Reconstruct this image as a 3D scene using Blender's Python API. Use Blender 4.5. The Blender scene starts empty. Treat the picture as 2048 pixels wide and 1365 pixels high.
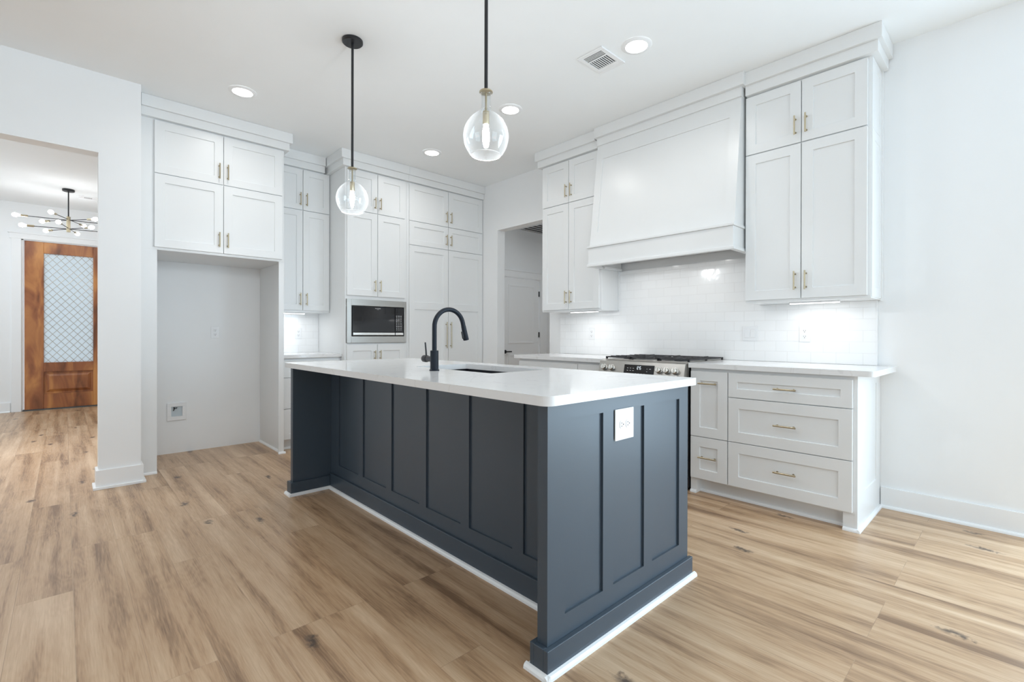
import bpy, bmesh, math, random
from mathutils import Vector, Matrix
random.seed(7)
SC = bpy.context.scene
COL = SC.collection

# ------------------------------------------------------------------ camera
YAW, PITCH, ROLL = math.radians(43.36735), math.radians(-0.11452), math.radians(0.12117)
cam_d = bpy.data.cameras.new('camera'); cam = bpy.data.objects.new('camera', cam_d); COL.objects.link(cam)
fw = Vector((math.sin(YAW)*math.cos(PITCH), math.cos(YAW)*math.cos(PITCH), math.sin(PITCH)))
r0 = Vector((math.cos(YAW), -math.sin(YAW), 0)); u0 = r0.cross(fw)
rt = math.cos(ROLL)*r0 + math.sin(ROLL)*u0; up = -math.sin(ROLL)*r0 + math.cos(ROLL)*u0
M = Matrix.Identity(4)
for i in range(3):
    M[i][0] = rt[i]; M[i][1] = up[i]; M[i][2] = -fw[i]
M[2][3] = 1.12
cam.matrix_world = M
cam_d.sensor_width = 36; cam_d.lens = 959.11*36/2048
cam_d.shift_x = (1024-1034.81)/2048; cam_d.shift_y = (671.90-682.5)/2048
cam_d.clip_start = 0.02; cam_d.clip_end = 200
SC.camera = cam
SC.cycles.max_bounces = 16; SC.cycles.diffuse_bounces = 10

# ------------------------------------------------------------------ world, daylight, exposure
SC.view_settings.view_transform = 'Standard'; SC.view_settings.look = 'None'
SC.view_settings.gamma = 1; SC.view_settings.use_curve_mapping = False
SC.view_settings.exposure = -1.05
w = bpy.data.worlds.new('world'); SC.world = w; w.use_nodes = True
bg = w.node_tree.nodes['Background']; bg.inputs[0].default_value = (0.86, 0.93, 1.0, 1); bg.inputs[1].default_value = 2.0

def area(name, loc, rot, sx, sy, power, color=(1, 1, 1), spread=180, shape='RECTANGLE'):
    l = bpy.data.lights.new(name, 'AREA'); l.shape = shape; l.size = sx; l.size_y = sy
    l.energy = power; l.color = color; l.spread = math.radians(spread)
    o = bpy.data.objects.new(name, l); o.location = loc; o.rotation_euler = [math.radians(a) for a in rot]
    COL.objects.link(o); return o
DAY = (0.68, 0.86, 1.0)
# daylight through unseen living area windows behind and beside the camera
area('window_daylight', (3.95, -1.35, 1.22), (0, 90, 0), 2.3, 2.3, 255, (0.64, 0.84, 1.0))  # unseen window, placed so its reflection brightens the island end
area('window_daylight', (1.7, -3.23, 1.6), (90, 0, 0), 2.2, 2.1, 60, DAY)
area('window_daylight', (-1.6, -3.23, 1.6), (90, 0, 0), 2.2, 2.1, 50, DAY)
area('window_daylight', (-6.45, 0.9, 1.5), (0, -90, 0), 2.3, 3.4, 80, DAY)  # unseen window, added to light the fronts along the range wall
# daylight through the side window of the entrance hall
area('window_daylight', (-2.52, 7.6, 1.6), (0, -90, 0), 2.1, 2.0, 85, DAY)

# ------------------------------------------------------------------ materials
def newmat(name):
    m = bpy.data.materials.new(name); m.use_nodes = True
    nt = m.node_tree; return m, nt, nt.nodes['Principled BSDF']
def N(nt, t, **k):
    n = nt.nodes.new(t)
    for a, b in k.items(): setattr(n, a, b)
    return n
def paint(name, col, rough=0.4, metal=0.0, var=0.03, scale=6, bump=0.0, bscale=250, spec=0.5, stretch=None, coat=0, sheen=0):
    m, nt, b = newmat(name); L = nt.links
    tc = N(nt, 'ShaderNodeTexCoord'); no = N(nt, 'ShaderNodeTexNoise'); no.inputs['Scale'].default_value = scale
    if stretch:
        mp = N(nt, 'ShaderNodeMapping'); mp.inputs['Scale'].default_value = stretch
        L.new(tc.outputs['Object'], mp.inputs[0]); L.new(mp.outputs[0], no.inputs[0])
    else: L.new(tc.outputs['Object'], no.inputs[0])
    mx = N(nt, 'ShaderNodeMix', data_type='RGBA')
    mx.inputs[6].default_value = [c*(1-var) for c in col]+[1]; mx.inputs[7].default_value = [min(1, c*(1+var)) for c in col]+[1]
    L.new(no.outputs[0], mx.inputs[0]); L.new(mx.outputs[2], b.inputs['Base Color'])
    b.inputs['Roughness'].default_value = rough; b.inputs['Metallic'].default_value = metal
    b.inputs['Specular IOR Level'].default_value = spec; b.inputs['Coat Weight'].default_value = coat
    if bump:
        n2 = N(nt, 'ShaderNodeTexNoise'); n2.inputs['Scale'].default_value = bscale
        L.new(tc.outputs['Object'], n2.inputs[0])
        bp = N(nt, 'ShaderNodeBump'); bp.inputs['Strength'].default_value = bump; bp.inputs['Distance'].default_value = 0.002
        L.new(n2.outputs[0], bp.inputs['Height']); L.new(bp.outputs[0], b.inputs['Normal'])
    return m
def emit(name, col, s):
    m, nt, b = newmat(name); b.inputs['Base Color'].default_value = (*col, 1)
    b.inputs['Emission Color'].default_value = (*col, 1); b.inputs['Emission Strength'].default_value = s
    return m
MAT = {}
MAT['wall'] = paint('wall_paint', (0.86, 0.875, 0.885), 0.55, bump=0.08, var=0.01)
MAT['ceiling'] = paint('ceiling_paint', (0.90, 0.93, 0.945), 0.7, bump=0.15, var=0.01)
MAT['cab'] = paint('cabinet_paint', (0.80, 0.815, 0.82), 0.32, var=0.01)
MAT['trim'] = paint('trim_paint', (0.87, 0.885, 0.895), 0.35, var=0.01)
MAT['island'] = paint('island_paint', (0.048, 0.068, 0.091), 0.36, var=0.05, scale=3, bump=0.06, bscale=400)
MAT['island'].node_tree.nodes['Principled BSDF'].inputs['Specular IOR Level'].default_value = 0.6
MAT['brass'] = paint('brushed_brass', (0.50, 0.43, 0.30), 0.3, 1.0, 0.06, 60)
MAT['pewter'] = paint('aged_metal', (0.5, 0.45, 0.38), 0.35, 1.0, 0.06, 60)
MAT['steel'] = paint('stainless_steel', (0.46, 0.445, 0.42), 0.3, 1.0, 0.06, 8, stretch=(1, 1, 60))
MAT['knob'] = paint('knob_steel', (0.75, 0.74, 0.71), 0.22, 1.0, 0.04, 20)
MAT['black'] = paint('matte_black', (0.012, 0.013, 0.016), 0.38, 0.0, 0.1, 20)
MAT['faucet'] = paint('faucet_black', (0.008, 0.012, 0.020), 0.42, 0.0, 0.1, 20, spec=0.25)
MAT['iron'] = paint('cast_iron', (0.03, 0.03, 0.034), 0.5, 0.0, 0.15, 40, bump=0.2)
MAT['glassblack'] = paint('black_glass', (0.012, 0.012, 0.014), 0.06, 0.0, 0.05, 5)
MAT['plastic'] = paint('white_plastic', (0.85, 0.86, 0.87), 0.25, var=0.01)
MAT['slot'] = paint('dark_slot', (0.03, 0.03, 0.03), 0.6)
MAT['shade'] = paint('grey_gap', (0.10, 0.10, 0.10), 0.8)  # even dark grey of the front door threshold
MAT['waterbox'] = paint('box_interior', (0.55, 0.62, 0.66), 0.4)
MAT['louver'] = paint('vent_dark', (0.035, 0.035, 0.04), 0.6)
MAT['ink'] = paint('printed_marking', (0.75, 0.76, 0.78), 0.4)
MAT['sink'] = paint('sink_composite', (0.012, 0.014, 0.02), 0.45, bump=0.1)
MAT['can'] = emit('downlight_lens', (1.0, 0.99, 0.97), 30)
MAT['bulb'] = emit('bulb_glow', (0.97, 0.985, 1.0), 1500)
MAT['bulbc'] = emit('chandelier_bulb_glow', (0.98, 0.99, 1.0), 60)
MAT['led'] = emit('led_strip', (1.0, 1.0, 1.0), 9)
MAT['clock'] = emit('clock_digits', (0.85, 0.93, 1.0), 1.5)

def glass_thin():
    m, nt, b = newmat('clear_glass'); nt.nodes.remove(b); L = nt.links
    out = nt.nodes['Material Output']
    tr = N(nt, 'ShaderNodeBsdfTransparent'); tr.inputs[0].default_value = (0.97, 0.98, 0.985, 1)
    gl = N(nt, 'ShaderNodeBsdfGlossy'); gl.inputs['Roughness'].default_value = 0.02
    df = N(nt, 'ShaderNodeBsdfDiffuse'); df.inputs[0].default_value = (0.9, 0.92, 0.93, 1)
    lw = N(nt, 'ShaderNodeLayerWeight'); lw.inputs[0].default_value = 0.28
    pw = N(nt, 'ShaderNodeMath', operation='POWER'); pw.inputs[1].default_value = 1.5
    L.new(lw.outputs['Facing'], pw.inputs[0])
    ml = N(nt, 'ShaderNodeMath', operation='MULTIPLY_ADD'); ml.inputs[1].default_value = 0.55; ml.inputs[2].default_value = 0.03
    L.new(pw.outputs[0], ml.inputs[0])
    a = N(nt, 'ShaderNodeMixShader'); a.inputs[0].default_value = 0.06
    L.new(gl.outputs[0], a.inputs[1]); L.new(df.outputs[0], a.inputs[2])
    c = N(nt, 'ShaderNodeMixShader'); L.new(ml.outputs[0], c.inputs[0]); L.new(tr.outputs[0], c.inputs[1]); L.new(a.outputs[0], c.inputs[2])
    L.new(c.outputs[0], out.inputs[0]); return m
MAT['glass'] = glass_thin()

def frosted():
    m, nt, b = newmat('textured_door_glass'); L = nt.links; out = nt.nodes['Material Output']
    t = N(nt, 'ShaderNodeBsdfTranslucent'); t.inputs[0].default_value = (0.92, 0.97, 0.99, 1)
    tc = N(nt, 'ShaderNodeTexCoord'); no = N(nt, 'ShaderNodeTexNoise'); no.inputs['Scale'].default_value = 45
    L.new(tc.outputs['Object'], no.inputs[0])
    bp = N(nt, 'ShaderNodeBump'); bp.inputs['Strength'].default_value = 0.6; bp.inputs['Distance'].default_value = 0.004
    L.new(no.outputs[0], bp.inputs['Height']); L.new(bp.outputs[0], b.inputs['Normal']); L.new(bp.outputs[0], t.inputs['Normal'])
    b.inputs['Base Color'].default_value = (0.75, 0.8, 0.84, 1); b.inputs['Roughness'].default_value = 0.15
    mx = N(nt, 'ShaderNodeMixShader'); mx.inputs[0].default_value = 0.3
    L.new(t.outputs[0], mx.inputs[1]); L.new(b.outputs[0], mx.inputs[2]); L.new(mx.outputs[0], out.inputs[0]); return m
MAT['frost'] = frosted()

def quartz():
    m, nt, b = newmat('white_quartz'); L = nt.links
    tc = N(nt, 'ShaderNodeTexCoord')
    n1 = N(nt, 'ShaderNodeTexNoise'); n1.inputs['Scale'].default_value = 1.6; n1.inputs['Detail'].default_value = 8; n1.inputs['Distortion'].default_value = 1.2
    L.new(tc.outputs['Object'], n1.inputs[0])
    s = N(nt, 'ShaderNodeMath', operation='SUBTRACT'); s.inputs[1].default_value = 0.5; L.new(n1.outputs[0], s.inputs[0])
    a = N(nt, 'ShaderNodeMath', operation='ABSOLUTE'); L.new(s.outputs[0], a.inputs[0])
    r = N(nt, 'ShaderNodeValToRGB'); r.color_ramp.elements[0].position = 0.0; r.color_ramp.elements[0].color = (0.73, 0.73, 0.73, 1)
    r.color_ramp.elements[1].position = 0.008; r.color_ramp.elements[1].color = (0.80, 0.805, 0.81, 1)
    L.new(a.outputs[0], r.inputs[0]); L.new(r.outputs[0], b.inputs['Base Color'])
    b.inputs['Roughness'].default_value = 0.12; return m
MAT['quartz'] = quartz()

def tile(name, axis):
    m, nt, b = newmat(name); L = nt.links
    tc = N(nt, 'ShaderNodeTexCoord'); sp = N(nt, 'ShaderNodeSeparateXYZ'); cb = N(nt, 'ShaderNodeCombineXYZ')
    L.new(tc.outputs['Object'], sp.inputs[0]); L.new(sp.outputs[axis], cb.inputs[0]); L.new(sp.outputs[2], cb.inputs[1])
    br = N(nt, 'ShaderNodeTexBrick'); L.new(cb.outputs[0], br.inputs[0])
    br.inputs['Scale'].default_value = 1; br.inputs['Brick Width'].default_value = 0.154; br.inputs['Row Height'].default_value = 0.077
    br.inputs['Mortar Size'].default_value = 0.0012; br.inputs['Mortar Smooth'].default_value = 0.3
    br.inputs['Color1'].default_value = (0.91, 0.92, 0.925, 1); br.inputs['Color2'].default_value = (0.89, 0.90, 0.905, 1)
    br.inputs['Mortar'].default_value = (0.80, 0.80, 0.80, 1)
    L.new(br.outputs['Color'], b.inputs['Base Color']); b.inputs['Roughness'].default_value = 0.12
    n2 = N(nt, 'ShaderNodeTexNoise'); n2.inputs['Scale'].default_value = 14; L.new(tc.outputs['Object'], n2.inputs[0])
    b1 = N(nt, 'ShaderNodeBump'); b1.inputs['Strength'].default_value = 0.12; b1.inputs['Distance'].default_value = 0.01; L.new(n2.outputs[0], b1.inputs['Height'])
    bp = N(nt, 'ShaderNodeBump'); bp.invert = True; bp.inputs['Strength'].default_value = 0.5; bp.inputs['Distance'].default_value = 0.0015
    L.new(br.outputs['Fac'], bp.inputs['Height']); L.new(b1.outputs[0], bp.inputs['Normal']); L.new(bp.outputs[0], b.inputs['Normal'])
    return m
MAT['tile_y'] = tile('subway_tile_range_wall', 1)
MAT['tile_x'] = tile('subway_tile_nook', 0)

def floor_mat():
    m, nt, b = newmat('oak_plank_floor'); L = nt.links
    tc = N(nt, 'ShaderNodeTexCoord'); sp = N(nt, 'ShaderNodeSeparateXYZ'); L.new(tc.outputs['Object'], sp.inputs[0])
    def comb(x, y, z=None):
        c = N(nt, 'ShaderNodeCombineXYZ')
        for i, s in enumerate((x, y, z)):
            if s is not None: L.new(s, c.inputs[i])
        return c.outputs[0]
    def mth(op, a, bb, c=None):
        n = N(nt, 'ShaderNodeMath', operation=op)
        for i, s in enumerate((a, bb, c)):
            if s is None: continue
            if isinstance(s, (int, float)): n.inputs[i].default_value = s
            else: L.new(s, n.inputs[i])
        return n.outputs[0]
    X, Y = sp.outputs[0], sp.outputs[1]
    br = N(nt, 'ShaderNodeTexBrick'); L.new(comb(Y, X), br.inputs[0]); br.offset = 0.37; br.offset_frequency = 3
    br.inputs['Scale'].default_value = 1; br.inputs['Brick Width'].default_value = 1.5; br.inputs['Row Height'].default_value = 0.178
    br.inputs['Mortar Size'].default_value = 0.0009; br.inputs['Mortar Smooth'].default_value = 0.2; br.inputs['Bias'].default_value = 0
    br.inputs['Color1'].default_value = (0, 0, 0, 1); br.inputs['Color2'].default_value = (1, 1, 1, 1); br.inputs['Mortar'].default_value = (0.5, 0.5, 0.5, 1)
    t = br.outputs['Color']
    tz = mth('MULTIPLY', t, 23.0)
    def noise(sy, sx, det=3, dist=0.0, rough=0.5):
        n = N(nt, 'ShaderNodeTexNoise'); n.inputs['Scale'].default_value = 1; n.inputs['Detail'].default_value = det
        n.inputs['Distortion'].default_value = dist; n.inputs['Roughness'].default_value = rough
        L.new(comb(mth('MULTIPLY', Y, sy), mth('MULTIPLY', X, sx), tz), n.inputs[0]); return n.outputs[0]
    streak = noise(0.55, 13, 3, 0.35)
    broad = noise(1.6, 7, 3, 0.6)
    fine = noise(2.5, 70, 3, 0.3, 0.6)
    grain = noise(9, 210, 3, 0.4, 0.6)
    # growth rings: distorted bands that run along the plank
    rn = noise(1.1, 6, 2, 0.2)
    rings = mth('SINE', mth('MULTIPLY', rn, 120), 0)
    base = N(nt, 'ShaderNodeValToRGB'); e = base.color_ramp.elements
    e[0].position = 0.30; e[0].color = FL['dark']; e[1].position = 0.72; e[1].color = FL['light']
    k = base.color_ramp.elements.new(0.47); k.color = FL['mid']
    v = mth('MULTIPLY_ADD', streak, 0.75, mth('MULTIPLY', broad, 0.38))
    v = mth('SUBTRACT', v, 0.065)
    v = mth('MULTIPLY_ADD', rings, 0.016, v)
    v = mth('MULTIPLY_ADD', mth('SUBTRACT', fine, 0.5), 0.16, v)
    v = mth('MULTIPLY_ADD', mth('SUBTRACT', grain, 0.5), 0.32, v)
    v = mth('MULTIPLY_ADD', mth('SUBTRACT', t, 0.5), 0.03, v)
    L.new(v, base.inputs[0])
    # knots
    vo = N(nt, 'ShaderNodeTexVoronoi'); vo.inputs['Scale'].default_value = 1; vo.inputs['Randomness'].default_value = 1
    nd = N(nt, 'ShaderNodeTexNoise'); nd.inputs['Scale'].default_value = 35; nd.inputs['Detail'].default_value = 4; L.new(tc.outputs['Object'], nd.inputs[0])
    wob = mth('MULTIPLY', mth('SUBTRACT', nd.outputs[0], 0.5), 0.22)
    L.new(comb(mth('MULTIPLY_ADD', Y, 1.35, wob), mth('MULTIPLY_ADD', X, 3.2, wob), None), vo.inputs[0])
    vo.voronoi_dimensions = '2D'
    kr = N(nt, 'ShaderNodeValToRGB'); kr.color_ramp.elements[0].position = 0.02; kr.color_ramp.elements[0].color = (1, 1, 1, 1)
    kr.color_ramp.elements[1].position = 0.085; kr.color_ramp.elements[1].color = (0, 0, 0, 1); L.new(vo.outputs['Distance'], kr.inputs[0])
    gate = mth('GREATER_THAN', N(nt, 'ShaderNodeSeparateColor').outputs[0], 0.45)
    sc = gate.node.inputs[0].links[0].from_node; L.new(vo.outputs['Color'], sc.inputs[0])
    kn = mth('MULTIPLY', mth('MULTIPLY', kr.outputs[0], gate), 0.85)
    mx = N(nt, 'ShaderNodeMix', data_type='RGBA'); L.new(kn, mx.inputs[0]); L.new(base.outputs[0], mx.inputs[6]); mx.inputs[7].default_value = (0.05, 0.035, 0.03, 1)
    # seams
    m2 = N(nt, 'ShaderNodeMix', data_type='RGBA'); L.new(mth('MULTIPLY', br.outputs['Fac'], 0.35), m2.inputs[0])
    L.new(mx.outputs[2], m2.inputs[6]); m2.inputs[7].default_value = (0.16, 0.11, 0.075, 1)
    L.new(m2.outputs[2], b.inputs['Base Color'])
    b.inputs['Roughness'].default_value = 0.33; b.inputs['Specular IOR Level'].default_value = 0.5
    bp = N(nt, 'ShaderNodeBump'); bp.inputs['Strength'].default_value = 0.25; bp.inputs['Distance'].default_value = 0.001
    L.new(grain, bp.inputs['Height']); L.new(bp.outputs[0], b.inputs['Normal'])
    return m
FL = dict(dark=(0.225, 0.130, 0.070, 1), mid=(0.47, 0.305, 0.178, 1), light=(0.66, 0.485, 0.325, 1))
MAT['floor'] = floor_mat()

def door_wood():
    m, nt, b = newmat('knotty_alder'); L = nt.links
    tc = N(nt, 'ShaderNodeTexCoord'); mp = N(nt, 'ShaderNodeMapping'); mp.inputs['Scale'].default_value = (5, 5, 1.3)
    L.new(tc.outputs['Object'], mp.inputs[0])
    n1 = N(nt, 'ShaderNodeTexNoise'); n1.inputs['Scale'].default_value = 1.0; n1.inputs['Detail'].default_value = 4; n1.inputs['Distortion'].default_value = 0.8
    L.new(mp.outputs[0], n1.inputs[0])
    r = N(nt, 'ShaderNodeValToRGB'); e = r.color_ramp.elements
    e[0].position = 0.30; e[0].color = (0.10, 0.033, 0.015, 1); e[1].position = 0.68; e[1].color = (0.60, 0.27, 0.085, 1)
    k = e.new(0.48); k.color = (0.33, 0.115, 0.042, 1)
    L.new(n1.outputs[0], r.inputs[0]); L.new(r.outputs[0], b.inputs['Base Color']); b.inputs['Roughness'].default_value = 0.35
    return m
MAT['alder'] = door_wood()

# ------------------------------------------------------------------ mesh helpers
WLOC = {}
class G:
    def __init__(s): s.bm = bmesh.new()
    def faces(s, vs, fs):
        v = [s.bm.verts.new(p) for p in vs]
        for f in fs: s.bm.faces.new([v[i] for i in f])
        return s
    def box(s, x0, x1, y0, y1, z0, z1):
        vs = [(x, y, z) for x in (x0, x1) for y in (y0, y1) for z in (z0, z1)]
        return s.faces(vs, [(0, 1, 3, 2), (4, 6, 7, 5), (0, 4, 5, 1), (2, 3, 7, 6), (0, 2, 6, 4), (1, 5, 7, 3)])
    def fbox(s, F, a0, a1, b0, b1, n0, n1):
        p, q = F(a0, b0, n0), F(a1, b1, n1)
        return s.box(min(p[0], q[0]), max(p[0], q[0]), min(p[1], q[1]), max(p[1], q[1]), min(p[2], q[2]), max(p[2], q[2]))
    def prism(s, pts, fn, a, b):
        """extrude polygon pts (2-D) with fn(p, q, d) from depth a to b"""
        n = len(pts); vs = [fn(p, q, a) for p, q in pts]+[fn(p, q, b) for p, q in pts]
        return s.faces(vs, [tuple(range(n)), tuple(range(2*n-1, n-1, -1))]+[(i, (i+1) % n, n+(i+1) % n, n+i) for i in range(n)])
    def cyl(s, p0, p1, r, n=20, r1=None, cap=True):
        p0, p1 = Vector(p0), Vector(p1); d = (p1-p0).normalized(); r1 = r if r1 is None else r1
        a = d.orthogonal().normalized(); b = d.cross(a)
        vs = []
        for p, rr in ((p0, r), (p1, r1)):
            vs += [p+(a*math.cos(2*math.pi*i/n)+b*math.sin(2*math.pi*i/n))*rr for i in range(n)]
        fs = [(i, (i+1) % n, n+(i+1) % n, n+i) for i in range(n)]
        if cap: fs += [tuple(range(n-1, -1, -1)), tuple(range(n, 2*n))]
        return s.faces(vs, fs)
    def lathe(s, prof, c=(0, 0, 0), ax=(0, 0, 1), n=32, caps=(False, False)):
        """prof: (radius, height) along ax"""
        d = Vector(ax).normalized(); a = d.orthogonal().normalized(); b = d.cross(a); c = Vector(c); vs = []
        for r, h in prof:
            vs += [c+d*h+(a*math.cos(2*math.pi*i/n)+b*math.sin(2*math.pi*i/n))*max(r, 1e-5) for i in range(n)]
        fs = []
        for k in range(len(prof)-1):
            fs += [(k*n+i, k*n+(i+1) % n, (k+1)*n+(i+1) % n, (k+1)*n+i) for i in range(n)]
        if caps[0]: fs.append(tuple(range(n-1, -1, -1)))
        if caps[1]: fs.append(tuple(range((len(prof)-1)*n, len(prof)*n)))
        return s.faces(vs, fs)
    def tube(s, pts, r, n=16, cap=True):
        pts = [Vector(p) for p in pts]; vs = []; ref = None
        for i, p in enumerate(pts):
            d = (pts[min(i+1, len(pts)-1)]-pts[max(i-1, 0)]).normalized()
            if ref is None: ref = d.orthogonal().normalized()
            ref = (ref-d*ref.dot(d)).normalized(); b = d.cross(ref)
            rr = r[i] if isinstance(r, (list, tuple)) else r
            vs += [p+(ref*math.cos(2*math.pi*k/n)+b*math.sin(2*math.pi*k/n))*rr for k in range(n)]
        fs = []
        for k in range(len(pts)-1): fs += [(k*n+i, k*n+(i+1) % n, (k+1)*n+(i+1) % n, (k+1)*n+i) for i in range(n)]
        if cap: fs += [tuple(range(n-1, -1, -1)), tuple(range((len(pts)-1)*n, len(pts)*n))]
        return s.faces(vs, fs)
    def shaker(s, F, a0, a1, b0, b1, t=0.02, rail=0.066, rec=0.009, rails=None, n0=0.0):
        """flat frame with a sunk panel; rails=(left,right,bottom,top)"""
        l, r, bo, to = rails or (rail,)*4
        def ring(x0, x1, y0, y1, n): return [F(x0, y0, n), F(x1, y0, n), F(x1, y1, n), F(x0, y1, n)]
        e = 0.0015
        vs = ring(a0, a1, b0, b1, n0)+ring(a0, a1, b0, b1, n0+t)+ring(a0+l, a1-r, b0+bo, b1-to, n0+t)+ring(a0+l+e, a1-r-e, b0+bo+e, b1-to-e, n0+t-rec)
        fs = [(0, 1, 2, 3)]
        for k in (0, 4, 8): fs += [(k+i, k+(i+1) % 4, k+4+(i+1) % 4, k+4+i) for i in range(4)]
        fs.append((12, 13, 14, 15)); return s.faces(vs, fs)
    def build(s, name, mat, parent=None, bevel=0.0, smooth=False, ang=35):
        bm = s.bm; bmesh.ops.recalc_face_normals(bm, faces=bm.faces[:])
        xs = [v.co for v in bm.verts]; lo = Vector([min(c[i] for c in xs) for i in range(3)]); hi = Vector([max(c[i] for c in xs) for i in range(3)])
        c = Vector(((lo.x+hi.x)/2, (lo.y+hi.y)/2, lo.z))
        bmesh.ops.translate(bm, verts=bm.verts[:], vec=-c)
        me = bpy.data.meshes.new(name); bm.to_mesh(me); bm.free()
        if isinstance(mat, str): mat = MAT[mat]
        me.materials.append(mat)
        if smooth:
            for p in me.polygons: p.use_smooth = True
            if smooth != 'all':
                try: me.set_sharp_from_angle(angle=math.radians(ang))
                except Exception: pass
        o = bpy.data.objects.new(name, me); COL.objects.link(o)
        if bevel:
            b = o.modifiers.new('bevel', 'BEVEL'); b.width = bevel; b.segments = 2; b.limit_method = 'ANGLE'; b.angle_limit = math.radians(40)
        place(o, c, parent); return o
def place(o, c, parent):
    WLOC[o.name] = Vector(c)
    if parent is not None:
        o.parent = parent; o.location = Vector(c)-WLOC[parent.name]
    else: o.location = c
def thing(name, loc, label, cat, group=None):
    o = bpy.data.objects.new(name, None); COL.objects.link(o); o.empty_display_size = 0.1
    place(o, loc, None); return tag(o, label, cat, group)
def tag(o, label, cat, group=None):
    o['label'] = label; o['category'] = cat
    if group: o['group'] = group
    return o
def struct(o, label=None):
    o['kind'] = 'structure'
    if label: o['label'] = label
    return o
def FY(y): return lambda u, v, n: (u, y-n, v)       # surface facing -Y
def FX(x): return lambda u, v, n: (x-n, u, v)       # surface facing -X
def FXp(x): return lambda u, v, n: (x+n, u, v)      # surface facing +X
def FYp(y): return lambda u, v, n: (u, y+n, v)

def pull(F, parent, u0, u1, v0, v1, n0=0.02, mat='brass', r=0.0052):
    """bar pull between (u0,v0) and (u1,v1) standing off the door face"""
    g = G(); n = n0+0.028
    g.cyl(F(u0, v0, n), F(u1, v1, n), r, 14)
    L = math.hypot(u1-u0, v1-v0); k = 0.018/L if L < 0.2 else 0.03/L
    for t in (k, 1-k):
        a, b = u0+(u1-u0)*t, v0+(v1-v0)*t
        g.cyl(F(a, b, n0-0.0005), F(a, b, n), 0.0042, 12)
        g.cyl(F(a, b, n0-0.0005), F(a, b, n0+0.003), 0.0065, 12)
    return g.build('handle', mat, parent, smooth=True)
def front(kind, F, parent, a0, a1, b0, b1, hnd=None, rail=0.066):
    d = G().shaker(F, a0, a1, b0, b1, rail=rail).build(kind, 'cab', parent, bevel=0.0012)
    if hnd: pull(F, d, *hnd)
    return d
def vh(u, z0, z1): return (u, u, z0, z1)

# ================================================================== SETTING
g = G().box(-6.6, 6.3, -3.3, 10.1, -0.1, 0); struct(g.build('floor', 'floor'))
g = G().box(-6.6, 4.02, -3.3, 10.1, 3.0, 3.12); struct(g.build('ceiling', 'ceiling'))
g = G().box(4.02, 6.3, 3.2, 5.87, 2.86, 2.98); struct(g.build('ceiling', 'ceiling'))
# range wall with the hall opening and a window out of frame
W = 3.89; WB = 4.01
g = G()
g.box(W, WB, 4.48, 5.6, 0, 3.0); g.box(W, WB, 3.60, 4.48, 2.41, 3.0); g.box(W, WB, -0.18, 3.60, 0, 3.0)
g.box(W, WB, -2.52, -0.18, 2.40, 3.0); g.box(W, WB, -3.3, -2.52, 0, 3.0)
struct(g.build('wall_right', 'wall'))
struct(G().box(0.42, W, 5.49, 5.6, 0, 3.0).build('wall_back', 'wall'))
g = G(); g.box(-6.5, -2.4, 4.58, 4.71, 0, 3.0); g.box(-2.4, 0.178, 4.58, 4.71, 2.426, 3.0); g.box(0.178, 0.42, 4.58, 4.71, 0, 3.0)
struct(g.build('wall_left', 'wall'))
struct(G().box(0.30, 0.42, 4.71, 5.6, 0, 3.0).build('wall_stub', 'wall'))
g = G()   # wall behind the camera with two wide windows
for x0, x1 in ((-6.5, -2.7), (-0.5, 0.6), (2.8, 3.89)): g.box(x0, x1, -3.3, -3.18, 0, 3.0)
for x0, x1 in ((-2.7, -0.5), (0.6, 2.8)): g.box(x0, x1, -3.3, -3.18, 0, 0.5); g.box(x0, x1, -3.3, -3.18, 2.65, 3.0)
struct(g.build('wall_front', 'wall'))
g = G(); g.box(-6.6, -6.5, -3.3, -0.8, 0, 3.0); g.box(-6.6, -6.5, 2.6, 4.71, 0, 3.0); g.box(-6.6, -6.5, -0.8, 2.6, 0, 0.35); g.box(-6.6, -6.5, -0.8, 2.6, 2.65, 3.0)
struct(g.build('wall_side', 'wall'))
# entrance hall
FYD = 9.9
g = G(); g.box(-2.6, -0.45, FYD, 10.02, 0, 3.0); g.box(-0.45, 0.54, FYD, 10.02, 2.49, 3.0); g.box(0.54, 2.4, FYD, 10.02, 0, 3.0)
struct(g.build('wall_entrance', 'wall'))
g = G(); g.box(-2.6, -2.5, 4.71, 6.5, 0, 3.0); g.box(-2.6, -2.5, 8.7, 9.9, 0, 3.0); g.box(-2.6, -2.5, 6.5, 8.7, 0, 0.5); g.box(-2.6, -2.5, 6.5, 8.7, 2.6, 3.0)
struct(g.build('wall_entrance_side', 'wall'))
struct(G().box(2.4, 2.5, 5.6, 10.02, 0, 3.0).build('wall_entrance_far', 'wall'))
# back hall beyond the range wall
g = G(); g.box(WB, 5.10, 5.75, 5.87, 0, 2.86); g.box(5.10, 5.96, 5.75, 5.87, 2.06, 2.86); g.box(5.96, 6.3, 5.75, 5.87, 0, 2.86)
struct(g.build('wall_hall', 'wall'))
struct(G().box(6.14, 6.3, 3.2, 5.75, 0, 2.86).build('wall_hall_side', 'wall'))
struct(G().box(WB, 6.14, 3.2, 3.3, 0, 2.86).build('wall_hall_near', 'wall'))

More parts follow.
